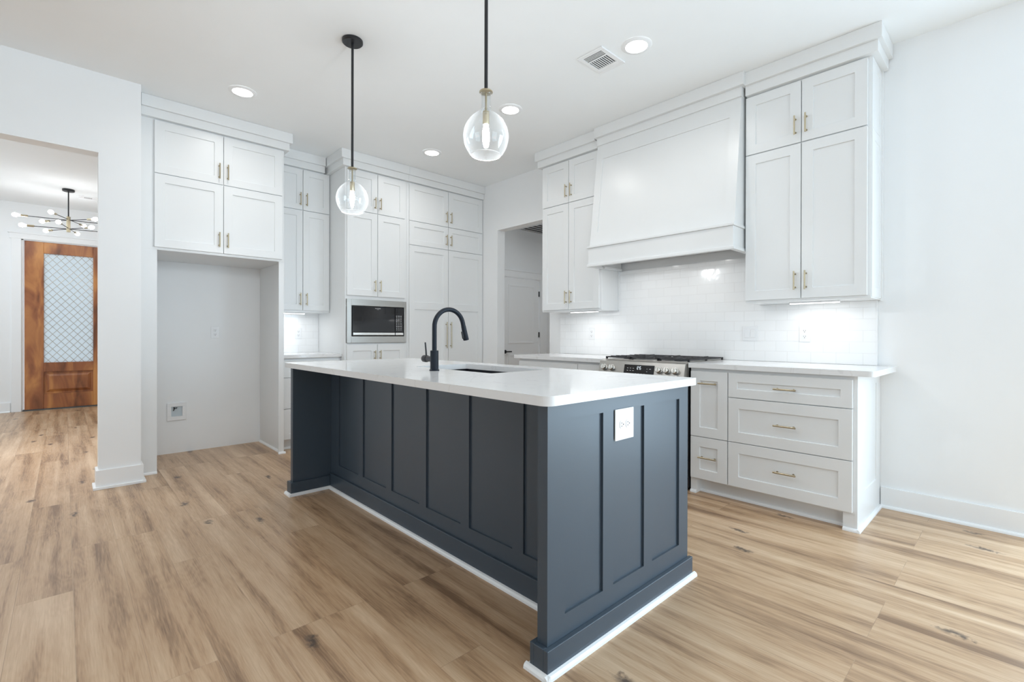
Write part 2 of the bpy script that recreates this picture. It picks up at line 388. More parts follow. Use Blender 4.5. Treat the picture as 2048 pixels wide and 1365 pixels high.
def base_run(name, F, u0, u1, h=0.132, t=0.015):
    g = G(); g.fbox(F, u0, u1, 0, h, 0.0, t)
    g.prism([(t, 0), (t+0.016, 0), (t+0.014, 0.011), (t+0.009, 0.017), (t, 0.020)], lambda p, q, d: F(d, q, p), u0, u1)
    return struct(g.build(name, 'trim', bevel=0.001))
base_run('baseboard_right', FX(W), -0.18, 0.645)
g = G()   # wraps the pier of the left wall
g.box(0.163, 0.435, 4.565, 4.72, 0, 0.137)
g.box(0.148, 0.45, 4.55, 4.735, 0, 0.018)
struct(g.build('baseboard_left', 'trim', bevel=0.002))
base_run('baseboard_entrance', FY(FYD), -2.5, -0.56, 0.14)
base_run('baseboard_entrance', FY(FYD), 0.65, 2.4, 0.14)
base_run('baseboard_hall', FY(5.75), WB, 5.01, 0.13)

# ---- front door (stained wood, leaded glass)
F = FY(9.93)
dr = thing('door_1', (0.04, 9.93, 0), 'stained wood front door with diamond-leaded textured glass', 'door'); del dr['category']; struct(dr)
X0, X1, Z0, Z1 = -0.42, 0.505, 0.02, 2.462
g = G()
g.fbox(F, X0, -0.22, Z0, Z1, 0, 0.045); g.fbox(F, 0.324, X1, Z0, Z1, 0, 0.045)
g.fbox(F, -0.22, 0.324, 2.30, Z1, 0, 0.045); g.fbox(F, -0.22, 0.324, 0.56, 0.695, 0, 0.045); g.fbox(F, -0.22, 0.324, Z0, 0.235, 0, 0.045)
g.build('door_frame', 'alder', dr, bevel=0.004)
g = G().fbox(F, -0.222, 0.326, 0.233, 0.562, 0.008, 0.018)
rg = lambda i, n: [F(-0.205+i, 0.25+i, n), F(0.309-i, 0.25+i, n), F(0.309-i, 0.545-i, n), F(-0.205+i, 0.545-i, n)]
g.faces(rg(0, 0.016)+rg(0.012, 0.019)+rg(0.05, 0.042), [(i+k, (i+1) % 4+k, (i+1) % 4+4+k, i+4+k) for k in (0, 4) for i in range(4)]+[(8, 9, 10, 11), (0, 1, 2, 3)])
g.build('raised_panel', 'alder', dr, bevel=0.003)
pane = G().fbox(F, -0.222, 0.326, 0.693, 2.302, 0.018, 0.026).build('glass_pane', 'frost', dr)
g = G(); cx0, cx1, cz0, cz1 = -0.22, 0.324, 0.695, 2.30; sl = 1.2; step = 0.110
def clipline(z_at0, s):
    pts = []
    for x in (cx0, cx1):
        z = z_at0+s*(x-cx0)
        if cz0 <= z <= cz1: pts.append((x, z))
    for z in (cz0, cz1):
        x = cx0+(z-z_at0)/s
        if cx0 < x < cx1: pts.append((x, z))
    return pts
for s in (sl, -sl):
    for k in range(-12, 30):
        p = clipline(cz0-0.02+k*step, s)
        if len(p) == 2: g.cyl(F(p[0][0], p[0][1], 0.028), F(p[1][0], p[1][1], 0.028), 0.0032, 6)
g.build('lead_lattice', 'pewter', pane)
G().fbox(F, -0.44, 0.53, 0.0, 0.02, -0.02, 0.05).build('threshold', 'shade', dr)
g = G().fbox(F, 0.44, 0.49, 0.86, 1.14, 0.045, 0.05); g.cyl(F(0.465, 0.93, 0.05), F(0.465, 0.93, 0.1), 0.012); g.cyl(F(0.465, 0.93, 0.09), F(0.37, 0.93, 0.09), 0.009)
g.build('door_handle', 'black', dr, smooth=True)
g = G(); F = FY(FYD)   # casing
g.fbox(F, -0.55, -0.45, 0, 2.49, 0, 0.018); g.fbox(F, 0.53, 0.63, 0, 2.49, 0, 0.018); g.fbox(F, -0.57, 0.65, 2.482, 2.56, 0, 0.022); g.fbox(F, -0.585, 0.665, 2.56, 2.575, 0, 0.03)
g.box(-0.45, -0.428, 9.9, 9.99, 0, 2.49); g.box(0.512, 0.53, 9.9, 9.99, 0, 2.49); g.box(-0.45, 0.53, 9.9, 9.99, 2.468, 2.49)
struct(g.build('trim_1', 'trim', bevel=0.002))

# ---- interior door of the back hall
F = FY(5.77)
d2 = thing('door_2', (5.53, 5.77, 0), 'white two-panel interior door with black hinges in the back hall', 'door'); del d2['category']; struct(d2)
g = G().fbox(F, 5.115, 5.945, 0.012, 2.052, -0.01, 0.012)
for z0, z1 in ((0.95, 1.93), (0.22, 0.78)):
    for e, n in ((0.0, 0.012), (0.022, 0.004)): pass
g.build('door_slab', 'trim', d2, bevel=0.002)
for z0, z1 in ((0.975, 1.945), (0.22, 0.80)):
    G().shaker(F, 5.235, 5.83, z0, z1, t=0.008, rails=(0.028,)*4, rec=0.006, n0=0.0115).build('door_panel', 'trim', d2, bevel=0.002)
for z in (1.82, 1.12, 0.3):
    G().fbox(F, 5.935, 5.955, z-0.045, z+0.045, 0.006, 0.02).build('hinge', 'black', d2)
g = G(); g.cyl(F(5.165, 0.845, 0.012), F(5.165, 0.845, 0.02), 0.03); g.cyl(F(5.165, 0.845, 0.02), F(5.165, 0.845, 0.055), 0.01); g.fbox(F, 5.15, 5.275, 0.836, 0.856, 0.045, 0.058)
g.build('door_handle', 'black', d2, smooth=True)
F = FY(5.75); g = G()
g.fbox(F, 5.01, 5.10, 0, 2.06, 0, 0.018); g.fbox(F, 5.96, 6.05, 0, 2.06, 0, 0.018); g.fbox(F, 4.99, 6.07, 2.06, 2.165, 0, 0.02); g.fbox(F, 4.98, 6.08, 2.165, 2.18, 0, 0.03)
struct(g.build('trim_2', 'trim', bevel=0.002))
# window frames (living area side, out of frame)
for i, (a, b_, z0, z1, ax, p) in enumerate(((-2.7, -0.5, 0.5, 2.65, 'y', -3.24), (0.6, 2.8, 0.5, 2.65, 'y', -3.24), (-2.52, -0.18, 0.0, 2.40, 'x', 3.98), (-0.8, 2.6, 0.35, 2.65, 'x', -6.55), (6.5, 8.7, 0.5, 2.6, 'x', -2.55))):
    g = G()
    def bb(u0, u1, v0, v1):
        if ax == 'y': g.box(u0, u1, p-0.02, p+0.02, v0, v1)
        else: g.box(p-0.02, p+0.02, u0, u1, v0, v1)
    bb(a, a+0.05, z0, z1); bb(b_-0.05, b_, z0, z1); bb(a+0.05, b_-0.05, z0, z0+0.05); bb(a+0.05, b_-0.05, z1-0.05, z1); m_ = (a+b_)/2; bb(m_-0.03, m_+0.03, z0+0.05, z1-0.05)
    struct(g.build('window_%d' % (i+1), 'trim'))

# ================================================================== CABINETS ALONG THE BACK WALL
def crown(F, parent, a0, a1, depth, l, r, n1=0.04, n2=0.062, ztop=2.999):
    g = G(); g.fbox(F, a0-l*0.038, a1+r*0.038, 2.84, 2.908, -depth, n1); g.fbox(F, a0-l*0.06, a1+r*0.06, 2.908, ztop, -depth, n2)
    return g.build('crown_molding', 'cab', parent, bevel=0.0015)
def shoe(F, parent, a0, a1, n0=0.0, mat='trim', name='shoe_molding', ext=(0, 0)):
    g = G(); t = 0.016
    g.prism([(n0, 0), (n0+t, 0), (n0+t*0.92, 0.010), (n0+t*0.6, 0.017), (n0, 0.020)], lambda p, q, d: F(d, q, p), a0-ext[0], a1+ext[1])
    return g.build(name, mat, parent, smooth=False, bevel=0.001)

# A. cabinet over and around the empty refrigerator bay
F = FY(4.78); TOP = 2.84
A = thing('refrigerator_cabinet', (0.97, 5.1, 0), 'white shaker surround over the empty refrigerator bay, four doors and brass pulls', 'cabinet')
G().box(0.435, 1.497, 4.78, 5.488, 1.797, TOP).build('cabinet_box', 'cab', A, bevel=0.001)
G().box(0.425, 0.54, 4.78, 5.488, 0, 1.797).build('side_panel', 'cab', A, bevel=0.001)
g = G().box(1.485, 1.499, 4.80, 5.488, 0, 1.797); g.box(1.453, 1.499, 4.78, 4.80, 0, 1.797); g.build('side_panel', 'cab', A, bevel=0.001)
for a0, a1, hu in ((0.521, 0.998, 0.967), (1.003, 1.478, 1.031)):
    front('door', F, A, a0, a1, 1.818, 2.404, vh(hu, 1.866, 1.993)); front('door', F, A, a0, a1, 2.411, 2.828, vh(hu, 2.453, 2.584))
crown(F, A, 0.435, 1.497, 0.7, 0, 1)
shoe(F, A, 0.45, 0.54); shoe(F, A, 1.45, 1.50, ext=(0, 0.012))
shoe(FX(1.485), A, 4.80, 5.47)
# B. nook: wall cabinet, backsplash, counter, drawer base
B = thing('wall_cabinet', (1.79, 5.32, 1.35), 'narrow white wall cabinet above the lit nook left of the microwave tower', 'cabinet')
G().box(1.501, 2.084, 5.17, 5.488, 1.35, TOP).build('cabinet_box', 'cab', B, bevel=0.001)
F = FY(5.17)
for a0, a1, hu in ((1.515, 1.797, 1.771), (1.803, 2.072, 1.835)):
    front('door', F, B, a0, a1, 1.37, 2.404, vh(hu, 1.42, 1.548), 0.06); front('door', F, B, a0, a1, 2.411, 2.828, vh(hu, 2.453, 2.584), 0.06)
crown(F, B, 1.562, 2.02, 0.3, 0, 0)
tag(G().box(1.501, 2.084, 5.476, 5.488, 0.921, 1.35).build('backsplash', 'tile_x'), 'white subway tile backsplash inside the lit nook', 'backsplash')
B2 = thing('base_cabinet', (1.79, 5.18, 0), 'white drawer base behind the far left end of the island', 'cabinet')
g = G().box(1.501, 2.084, 4.88, 5.488, 0.10, 0.888); g.box(1.501, 2.084, 4.95, 5.488, 0, 0.10); g.build('cabinet_box', 'cab', B2, bevel=0.001)
F = FY(4.88)
for b0, b1 in ((0.108, 0.398), (0.404, 0.698), (0.704, 0.862)):
    front('drawer', F, B2, 1.52, 2.07, b0, b1, (1.72, 1.87, (b0+b1)/2+0.0, (b0+b1)/2), 0.055)
shoe(FY(4.95), B2, 1.501, 2.084)
tag(G().box(1.501, 2.084, 4.845, 5.475, 0.889, 0.921).build('countertop', 'quartz', bevel=0.002), 'short white quartz countertop in the nook beside the microwave', 'countertop')
# C. microwave tower
C_ = thing('tall_cabinet', (2.44, 5.13, 0), 'tall white cabinet that holds the built-in microwave', 'cabinet')
g = G(); g.box(2.086, 2.80, 4.78, 5.488, 1.487, TOP); g.box(2.086, 2.80, 4.78, 5.488, 0.10, 1.03); g.box(2.086, 2.098, 4.78, 5.488, 1.03, 1.487); g.box(2.785, 2.80, 4.78, 5.488, 1.03, 1.487)
g.box(2.098, 2.785, 5.3, 5.488, 1.03, 1.487); g.box(2.086, 2.80, 4.85, 5.488, 0, 0.10)
g.build('cabinet_box', 'cab', C_, bevel=0.001)
F = FY(4.78)
for a0, a1, hu in ((2.101, 2.434, 2.403), (2.440, 2.767, 2.465)):
    front('door', F, C_, a0, a1, 1.525, 2.404, vh(hu, 1.572, 1.696)); front('door', F, C_, a0, a1, 2.411, 2.828, vh(hu, 2.453, 2.576))
    front('door', F, C_, a0, a1, 0.11, 1.013, vh(hu, 0.85, 0.952))
crown(F, C_, 2.086, 2.80, 0.7, 1, 0)
g = G(); g.box(2.098, 2.785, 4.775, 4.80, 1.03, 1.487)
# microwave
MW = thing('microwave', (2.44, 4.76, 1.03), 'stainless trimmed black built-in microwave in the tall cabinet', 'microwave')
g = G(); x0, x1, z0, z1 = 2.099, 2.783, 1.031, 1.486
g.box(x0, 2.147, 4.758, 4.779, z0, z1); g.box(2.755, x1, 4.758, 4.779, z0, z1); g.box(2.147, 2.755, 4.758, 4.779, 1.42, z1); g.box(2.147, 2.755, 4.758, 4.779, z0, 1.10)
g.build('trim_frame', 'steel', MW, bevel=0.002)
G().box(2.15, 2.752, 4.772, 5.25, 1.103, 1.417).build('oven_body', 'black', MW)
dm = G().box(2.158, 2.642, 4.760, 4.7715, 1.142, 1.412).build('door', 'glassblack', MW, bevel=0.002)
G().box(2.162, 2.64, 4.752, 4.7715, 1.112, 1.140).build('handle', 'knob', dm, bevel=0.003)
cp = G().box(2.648, 2.745, 4.760, 4.7715, 1.142, 1.412).build('control_panel', 'glassblack', MW, bevel=0.002)
G().box(2.648, 2.745, 4.754, 4.7715, 1.112, 1.140).build('door_release', 'knob', MW, bevel=0.003)
F = FY(4.760)
g = G()
for r in range(9):
    for c in range(3):
        u = 2.665+c*0.026; v = 1.322-r*0.019
        w_ = 0.0045 if r not in (0, 6) else 0.007
        g.fbox(F, u-w_, u+w_, v-0.0028, v+0.0028, 0, 0.0006)
g.build('keypad_marks', 'ink', cp)
def text(body, size, F, u, v, n, mat, parent, name, align='CENTER', shear=0, facing='y'):
    cu = bpy.data.curves.new(name, 'FONT'); cu.body = body; cu.size = size; cu.align_x = align; cu.align_y = 'CENTER'; cu.extrude = 0.0004; cu.shear = shear
    tmp = bpy.data.objects.new(name, cu); COL.objects.link(tmp)
    me = bpy.data.meshes.new_from_object(tmp.evaluated_get(bpy.context.evaluated_depsgraph_get()))
    bpy.data.objects.remove(tmp)
    o = bpy.data.objects.new(name, me); COL.objects.link(o); me.materials.clear(); me.materials.append(MAT[mat])
    R = Matrix.Rotation(math.pi/2, 4, 'X')
    if facing == 'x': R = Matrix.Rotation(-math.pi/2, 4, 'Z') @ R
    me.transform(R); place(o, Vector(F(u, v, n)), parent); return o
text('FRIGIDAIRE', 0.0125, F, 2.44, 1.3965, 0.0005, 'ink', dm, 'brand_lettering')
text('GALLERY', 0.006, F, 2.44, 1.3855, 0.0005, 'ink', dm, 'brand_lettering')
# D. pantry
D = thing('pantry_cabinet', (3.34, 5.13, 0), 'tall white pantry cabinet in the back corner with long lower pulls', 'cabinet')
g = G().box(2.801, 3.888, 4.78, 5.488, 0.10, TOP); g.box(2.801, 3.888, 4.85, 5.488, 0, 0.10); g.build('cabinet_box', 'cab', D, bevel=0.001)
F = FY(4.78)
for a0, a1, hu in ((2.824, 3.350, 3.319), (3.356, 3.878, 3.385)):
    front('door', F, D, a0, a1, 2.411, 2.828, vh(hu, 2.454, 2.586)); front('door', F, D, a0, a1, 2.138, 2.404, vh(hu, 2.182, 2.311), 0.06)
    g = G(); g.shaker(F, a0, a1, 1.448, 2.131, rails=(0.066, 0.066, 0.042, 0.066)); g.shaker(F, a0, a1, 0.11, 1.4479, rails=(0.066, 0.066, 0.066, 0.04))
    d = g.build('door', 'cab', D); pull(F, d, hu, hu, 0.957, 1.273)
crown(F, D, 2.801, 3.888, 0.7, 0, 0)

# ================================================================== RANGE WALL
def wall_cab(name, label, y0, y1, doors, side=None, **cr):
    F = FX(3.60); o = thing(name, (3.74, (y0+y1)/2, 1.35), label, 'cabinet')
    G().box(3.60, 3.889, y0, y1, 1.352, TOP).build('cabinet_box', 'cab', o, bevel=0.001)
    for a0, a1, hu in doors:
        front('door', F, o, a0, a1, 1.370, 2.409, vh(hu, 1.425, 1.551)); front('door', F, o, a0, a1, 2.416, 2.828, vh(hu, 2.466, 2.592))
    crown(F, o, y0, y1, 0.285, *cr['c']); return o
E_ = wall_cab('wall_cabinet', 'white wall cabinet between the hall opening and the range hood', 2.682, 3.432, ((2.70, 3.064, 3.03), (3.070, 3.418, 3.092)), c=(-0.6, 1))
R_ = wall_cab('wall_cabinet', 'largest white wall cabinet, right of the range hood, at the open end', 0.65, 1.395, ((0.668, 1.028, 1.001), (1.034, 1.390, 1.066)), c=(1, -0.2))
F = FY(0.65); g = G()
g.shaker(F, 3.605, 3.872, 1.36, 2.40, t=0.004, rails=(0.06, 0.05, 0.06, 0.06), rec=0.003); g.shaker(F, 3.605, 3.872, 2.402, 2.838, t=0.004, rails=(0.06, 0.05, 0.06, 0.06), rec=0.003)
g.build('end_panel', 'cab', R_, bevel=0.0008)
G().box(3.872, 3.889, 0.638, 0.65, 1.345, 2.84).build('scribe_strip', 'trim', R_)
G().box(3.86, 3.875, 2.672, 2.6815, 1.36, 1.80).build('scribe_strip', 'trim', E_)

# hood
Hd = thing('range_hood', (3.65, 2.05, 1.725), 'white tapered wooden range hood with framed front panel over the range', 'range hood')
ya, yb = 1.408, 2.688
def hoodx(z): return 3.545+(3.432-3.545)*(2.84-z)/(2.84-1.91)
g = G()
zb, zt = 1.91, 2.84; ix0, ix1, iz0, iz1 = 1.487, 2.617, 2.035, 2.71
def SF(u, v, n): return (hoodx(v)-n, u, v)
vs = [SF(ya, zb, 0), SF(yb, zb, 0), SF(yb, zt, 0), SF(ya, zt, 0), SF(ix0, iz0, 0), SF(ix1, iz0, 0), SF(ix1, iz1, 0), SF(ix0, iz1, 0),
      SF(ix0+.001, iz0+.001, -0.007), SF(ix1-.001, iz0+.001, -0.007), SF(ix1-.001, iz1-.001, -0.007), SF(ix0+.001, iz1-.001, -0.007),
      (3.592, ya, zb), (3.592, yb, zb), (3.592, yb, zt), (3.592, ya, zt)]
fs = [(i, (i+1) % 4, 4+(i+1) % 4, 4+i) for i in range(4)]+[(4+i, 4+(i+1) % 4, 8+(i+1) % 4, 8+i) for i in range(4)]+[(8, 9, 10, 11)]
fs += [(i, (i+1) % 4, 12+(i+1) % 4, 12+i) for i in range(4)]+[(12, 13, 14, 15)]
g.faces(vs, fs); g.build('hood_front', 'cab', Hd)
G().box(3.592, 3.868, ya, 2.674, 1.91, 2.84).build('hood_body', 'cab', Hd)
g = G(); g.box(3.409, 3.44, ya, yb, 1.748, 1.8925); g.box(3.44, 3.592, ya, ya+0.02, 1.748, 1.8925); g.box(3.44, 3.592, yb-0.02, yb, 1.748, 1.8925)
g.box(3.592, 3.868, ya, ya+0.02, 1.748, 1.8925); g.box(3.592, 3.868, 2.654, 2.674, 1.748, 1.8925)
g.build('hood_band', 'cab', Hd, bevel=0.001)
g = G(); g.box(3.397, 3.592, ya-0.01, yb+0.009, 1.893, 1.911); g.box(3.592, 3.868, ya-0.01, 2.676, 1.893, 1.911); g.build('hood_ledge', 'cab', Hd, bevel=0.002)
g = G(); g.box(3.397, 3.435, ya-0.01, yb+0.009, 1.727, 1.748); g.box(3.435, 3.868, ya-0.01, ya+0.03, 1.727, 1.748); g.box(3.435, 3.592, yb-0.03, yb+0.009, 1.727, 1.748); g.box(3.592, 3.868, 2.64, 2.676, 1.727, 1.748)
g.build('hood_lip', 'cab', Hd, bevel=0.002)
ins = G().box(3.44, 3.868, 1.43, 2.654, 1.80, 1.812).build('vent_insert', 'steel', Hd)
g = G()
for i in range(2):
    for k in range(14): y = 1.62+i*0.45+k*0.029; g.box(3.55, 3.8, y, y+0.014, 1.795, 1.7999)
g.build('grease_filter', 'steel', ins)
for y in (1.80, 2.30):  # two lamps added under the hood to light the tile
    G().cyl((3.50, y, 1.794), (3.50, y, 1.7999), 0.03, 24).build('hood_lamp', 'led', ins)
    area('hood_glow', (3.50, y, 1.79), (0, 0, 0), 0.05, 0.05, 2.2, (1, 0.99, 0.97), 170, 'DISK')
F = FX(3.56); g = G()
g.fbox(F, ya-0.005, yb, 2.84, 2.908, -0.03, 0.03); g.fbox(F, ya-0.028, yb+0.012, 2.908, 2.999, -0.03, 0.058)
g.box(3.59, 3.868, ya, 2.655, 2.84, 2.999); g.build('crown_molding', 'cab', Hd, bevel=0.0015)

# backsplash of the range wall
g = G(); g.box(3.872, 3.889, 0.672, 1.396, 0.923, 1.351); g.box(3.872, 3.889, 1.396, 2.681, 0.923, 1.7265); g.box(3.872, 3.889, 2.681, 3.43, 0.923, 1.351)
tag(g.build('backsplash', 'tile_y'), 'white subway tile backsplash behind the gas range', 'backsplash')
struct(G().box(3.870, 3.889, 0.664, 0.672, 0.923, 1.351).build('trim_3', 'trim'))

# base cabinets
def base_box(o, y0, y1):
    g = G(); g.box(3.27, 3.889, y0, y1, 0.10, 0.888); g.box(3.335, 3.889, y0, y1, 0, 0.10)
    return g.build('cabinet_box', 'cab', o, bevel=0.001)
H_ = thing('base_cabinet', (3.57, 1.15, 0), 'white drawer base right of the range with a framed end panel', 'cabinet')
base_box(H_, 0.665, 1.645)
F = FX(3.27)
for b0, b1, hz in ((0.110, 0.402, 0.262), (0.407, 0.699, 0.554), (0.704, 0.866, 0.783)):
    front('drawer', F, H_, 0.672, 1.372, b0, b1, (0.955, 1.083, hz, hz), 0.058 if b1-b0 < 0.2 else 0.068)
front('drawer', F, H_, 1.379, 1.638, 0.110, 0.402, (1.444, 1.572, 0.265, 0.265)); front('drawer', F, H_, 1.379, 1.638, 0.407, 0.866, (1.444, 1.572, 0.783, 0.783))
G().shaker(FY(0.665), 3.27, 3.888, 0.0, 0.888, t=0.015, rails=(0.17, 0.12, 0.20, 0.07), rec=0.006).build('end_panel', 'cab', H_, bevel=0.001)
g = G(); g.box(3.27, 3.335, 0.665, 0.72, 0, 0.10); g.build('foot', 'cab', H_); g = G(); g.box(3.27, 3.335, 1.60, 1.645, 0, 0.10); g.build('foot', 'cab', H_)
shoe(FX(3.335), H_, 0.72, 1.60); shoe(FY(0.65), H_, 3.27, 3.873, ext=(0.014, 0)); shoe(FX(3.27), H_, 0.65, 0.72, ext=(0.014, 0)); shoe(FX(3.27), H_, 1.60, 1.645)
I_ = thing('base_cabinet', (3.57, 2.93, 0), 'white base cabinet left of the range, seen over the island', 'cabinet')
base_box(I_, 2.411, 3.432); F = FX(3.27)
for b0, b1 in ((0.110, 0.402), (0.407, 0.699), (0.704, 0.866)): front('drawer', F, I_, 2.680, 3.418, b0, b1, (2.985, 3.113, (b0+b1)/2, (b0+b1)/2), 0.058 if b1-b0 < 0.2 else 0.068)
front('drawer', F, I_, 2.420, 2.674, 0.110, 0.402, (2.48, 2.61, 0.265, 0.265)); front('drawer', F, I_, 2.420, 2.674, 0.407, 0.866, (2.48, 2.61, 0.783, 0.783))
shoe(FX(3.335), I_, 2.411, 3.432)

def rounded(x0, x1, y0, y1, rads):
    """outline, radii for corners (x0y0, x1y0, x1y1, x0y1)"""
    pts = []
    for (cx, cy, sx, sy, a0), r in zip(((x0, y0, 1, 1, 180), (x1, y0, -1, 1, 270), (x1, y1, -1, -1, 0), (x0, y1, 1, -1, 90)), rads):
        if r == 0: pts.append((cx, cy)); continue
        for k in range(9):
            a = math.radians(a0+k*90/8); pts.append((cx+sx*r+r*math.cos(a), cy+sy*r+r*math.sin(a)))
    return pts
def slab(outer, inner, z0, z1):
    g = G(); bm = g.bm; loops = []
    for z in (z0, z1):
        es = []
        for loop in ([outer]+([inner] if inner else [])):
            vs = [bm.verts.new((x, y, z)) for x, y in loop]
            es += [bm.edges.new((vs[i], vs[(i+1) % len(vs)])) for i in range(len(vs))]; loops.append(vs)
        bmesh.ops.triangle_fill(bm, edges=es, use_beauty=True)
    n = len(loops)//2
    for k in range(n):
        a, b = loops[k], loops[k+n]
        for i in range(len(a)):
            j = (i+1) % len(a); bm.faces.new((a[i], a[j], b[j], b[i]))
    return g
g = slab(rounded(3.232, 3.871, 0.565, 1.648, (0.03, 0, 0, 0)), None, 0.889, 0.922)
tag(g.build('countertop', 'quartz', bevel=0.002), 'white quartz countertop right of the range', 'countertop')
g = slab(rounded(3.232, 3.871, 2.408, 3.475, (0, 0, 0, 0.01)), None, 0.889, 0.922)
tag(g.build('countertop', 'quartz', bevel=0.002), 'white quartz countertop left of the range, beside the hall opening', 'countertop')

# ================================================================== RANGE
Rg = thing('gas_range', (3.53, 2.03, 0), 'stainless steel slide-in gas range with black grates and five front knobs', 'range')
y0, y1 = 1.655, 2.401
G().box(3.262, 3.868, y0, y1, 0.02, 0.905).build('range_body', 'black', Rg, bevel=0.002)
g = G(); g.box(3.255, 3.868, y0-0.004, y1+0.004, 0.905, 0.924); g.build('cooktop', 'steel', Rg, bevel=0.003)
g = G(); g.prism([(3.262, 0.800), (3.178, 0.800), (3.205, 0.912), (3.262, 0.922)], lambda p, q, d: (p, d, q), y0, y1); pnl = g.build('control_panel', 'steel', Rg, bevel=0.002)
nx, nz = -0.972, 0.234   # outward normal of the slanted panel
def PF(u, s, n):  # s: height along panel 0..1
    x = 3.178+(3.205-3.178)*s; z = 0.800+0.112*s; return (x+nx*n, u, z+nz*n)
g = G(); vs = [PF(u, s, n) for n in (-0.002, 0.0025) for u, s in ((1.896, 0.05), (2.158, 0.05), (2.158, 0.80), (1.896, 0.80))]
g.faces(vs, [(0, 1, 2, 3), (7, 6, 5, 4)]+[(i, (i+1) % 4, 4+(i+1) % 4, 4+i) for i in range(4)]); dsp = g.build('display', 'glassblack', Rg)
def mark(g, u, s, du, ds):
    vs = [PF(uu, ss, n) for n in (0.0026, 0.0031) for uu, ss in ((u-du, s-ds), (u+du, s-ds), (u+du, s+ds), (u-du, s+ds))]
    g.faces(vs, [(0, 1, 2, 3), (7, 6, 5, 4)]+[(i, (i+1) % 4, 4+(i+1) % 4, 4+i) for i in range(4)])
marks = [(u, q, 0.006, 0.012) for u in (2.125, 2.10, 2.075) for q in (0.56, 0.40)]+[(u, 0.2, 0.003, 0.02) for u in (2.05, 2.025, 2.00, 1.975)]
marks += [(1.955, 0.56, 0.003, 0.012), (1.955, 0.38, 0.003, 0.012), (1.93, 0.56, 0.007, 0.012)]
for mk in marks:
    g = G(); mark(g, *mk); g.build('button', 'ink', dsp)
g = G()   # clock digits 12:15 drawn as small segments
dx = 0
for dgt in '1215':
    u = 2.045-dx
    seg = {'1': 'bc', '2': 'abged', '5': 'afgcd'}[dgt]
    P_ = {'a': (0, .1, .004, .008), 'g': (0, 0, .004, .008), 'd': (0, -.1, .004, .008), 'b': (-.0042, .05, .0009, .045), 'c': (-.0042, -.05, .0009, .045), 'f': (.0042, .05, .0009, .045), 'e': (.0042, -.05, .0009, .045)}
    for s_ in seg: a, b_, c, d = P_[s_]; mark(g, u+a, 0.60+b_, c, d)
    dx += 0.0105
g.build('clock', 'clock', dsp)
for u in (2.345, 2.272, 1.853, 1.790, 1.724):
    c = Vector(PF(u, 0.52, 0)); ax = Vector((nx, 0, nz))
    g = G().lathe([(0.0, 0.0), (0.026, 0.0), (0.026, 0.006), (0.0215, 0.008), (0.020, 0.030), (0.0175, 0.033), (0, 0.033)], c, ax, 28)
    kb = g.build('knob', 'knob', Rg, smooth=True)
    g = G(); t_ = Vector((-nz, 0, nx)); v_ = Vector((0, 1, 0))
    vs = [c+ax*n+t_*a+v_*b_ for n in (0.031, 0.042) for a, b_ in ((-.019, -.0045), (.019, -.0045), (.019, .0045), (-.019, .0045))]
    g.faces(vs, [(0, 1, 2, 3), (7, 6, 5, 4)]+[(i, (i+1) % 4, 4+(i+1) % 4, 4+i) for i in range(4)]); g.build('grip', 'knob', kb, bevel=0.002)
od = G().box(3.215, 3.261, y0+0.004, y1-0.004, 0.225, 0.792).build('oven_door', 'steel', Rg, bevel=0.004)
G().box(3.2135, 3.216, y0+0.08, y1-0.08, 0.33, 0.66).build('door_window', 'glassblack', od)
g = G().cyl((3.17, y0+0.05, 0.742), (3.17, y1-0.05, 0.742), 0.012)
for y in (y0+0.09, y1-0.09): g.cyl((3.17, y, 0.742), (3.217, y, 0.742), 0.009)
g.build('door_handle', 'knob', od, smooth=True)
G().box(3.222, 3.261, y0+0.004, y1-0.004, 0.09, 0.215).build('storage_drawer', 'steel', Rg, bevel=0.004)
for bx, by in ((3.42, 1.80), (3.72, 1.80), (3.42, 2.255), (3.72, 2.255), (3.57, 2.028)):
    g = G().lathe([(0.0, 0.0), (0.052, 0.0), (0.05, 0.008), (0.036, 0.010), (0.036, 0.018), (0.030, 0.021), (0, 0.021)], (bx, by, 0.924), (0, 0, 1), 28)
    g.build('burner', 'iron', Rg, smooth=True)
for k in range(3):   # three grates
    ga, gb = y0+0.008+k*0.2455, y0+0.008+k*0.2455+0.239; xa, xb = 3.272, 3.845
    g = G(); zt = 0.944; h = 0.010
    def bar(xa_, xb_, ya_, yb_, zz=zt, hh=h): g.box(min(xa_, xb_), max(xa_, xb_), min(ya_, yb_), max(ya_, yb_), zz-hh, zz)
    bar(xa, xb, ga, ga+0.011); bar(xa, xb, gb-0.011, gb); bar(xa, xa+0.011, ga, gb); bar(xb-0.011, xb, ga, gb)
    xm = (xa+xb)/2; bar(xm-0.006, xm+0.006, ga, gb)
    ym = (ga+gb)/2
    for cx in (3.42, 3.70):
        bar(cx-0.13, cx-0.025, ym-0.005, ym+0.005, zt+0.004); bar(cx+0.025, cx+0.13, ym-0.005, ym+0.005, zt+0.004)
        bar(cx-0.005, cx+0.005, ga, ym-0.03, zt+0.004); bar(cx-0.005, cx+0.005, ym+0.03, gb, zt+0.004)
        for dx_ in (-0.075, 0.075):
            bar(cx+dx_-0.004, cx+dx_+0.004, ga, ga+0.07, zt+0.003); bar(cx+dx_-0.004, cx+dx_+0.004, gb-0.07, gb, zt+0.003)
    for fx in (xa, xb-0.016, xm-0.008):
        for fy in (ga, gb-0.012): g.box(fx, fx+0.016, fy, fy+0.012, 0.9245, zt-0.002)
    g.build('grate', 'iron', Rg, bevel=0.0015)

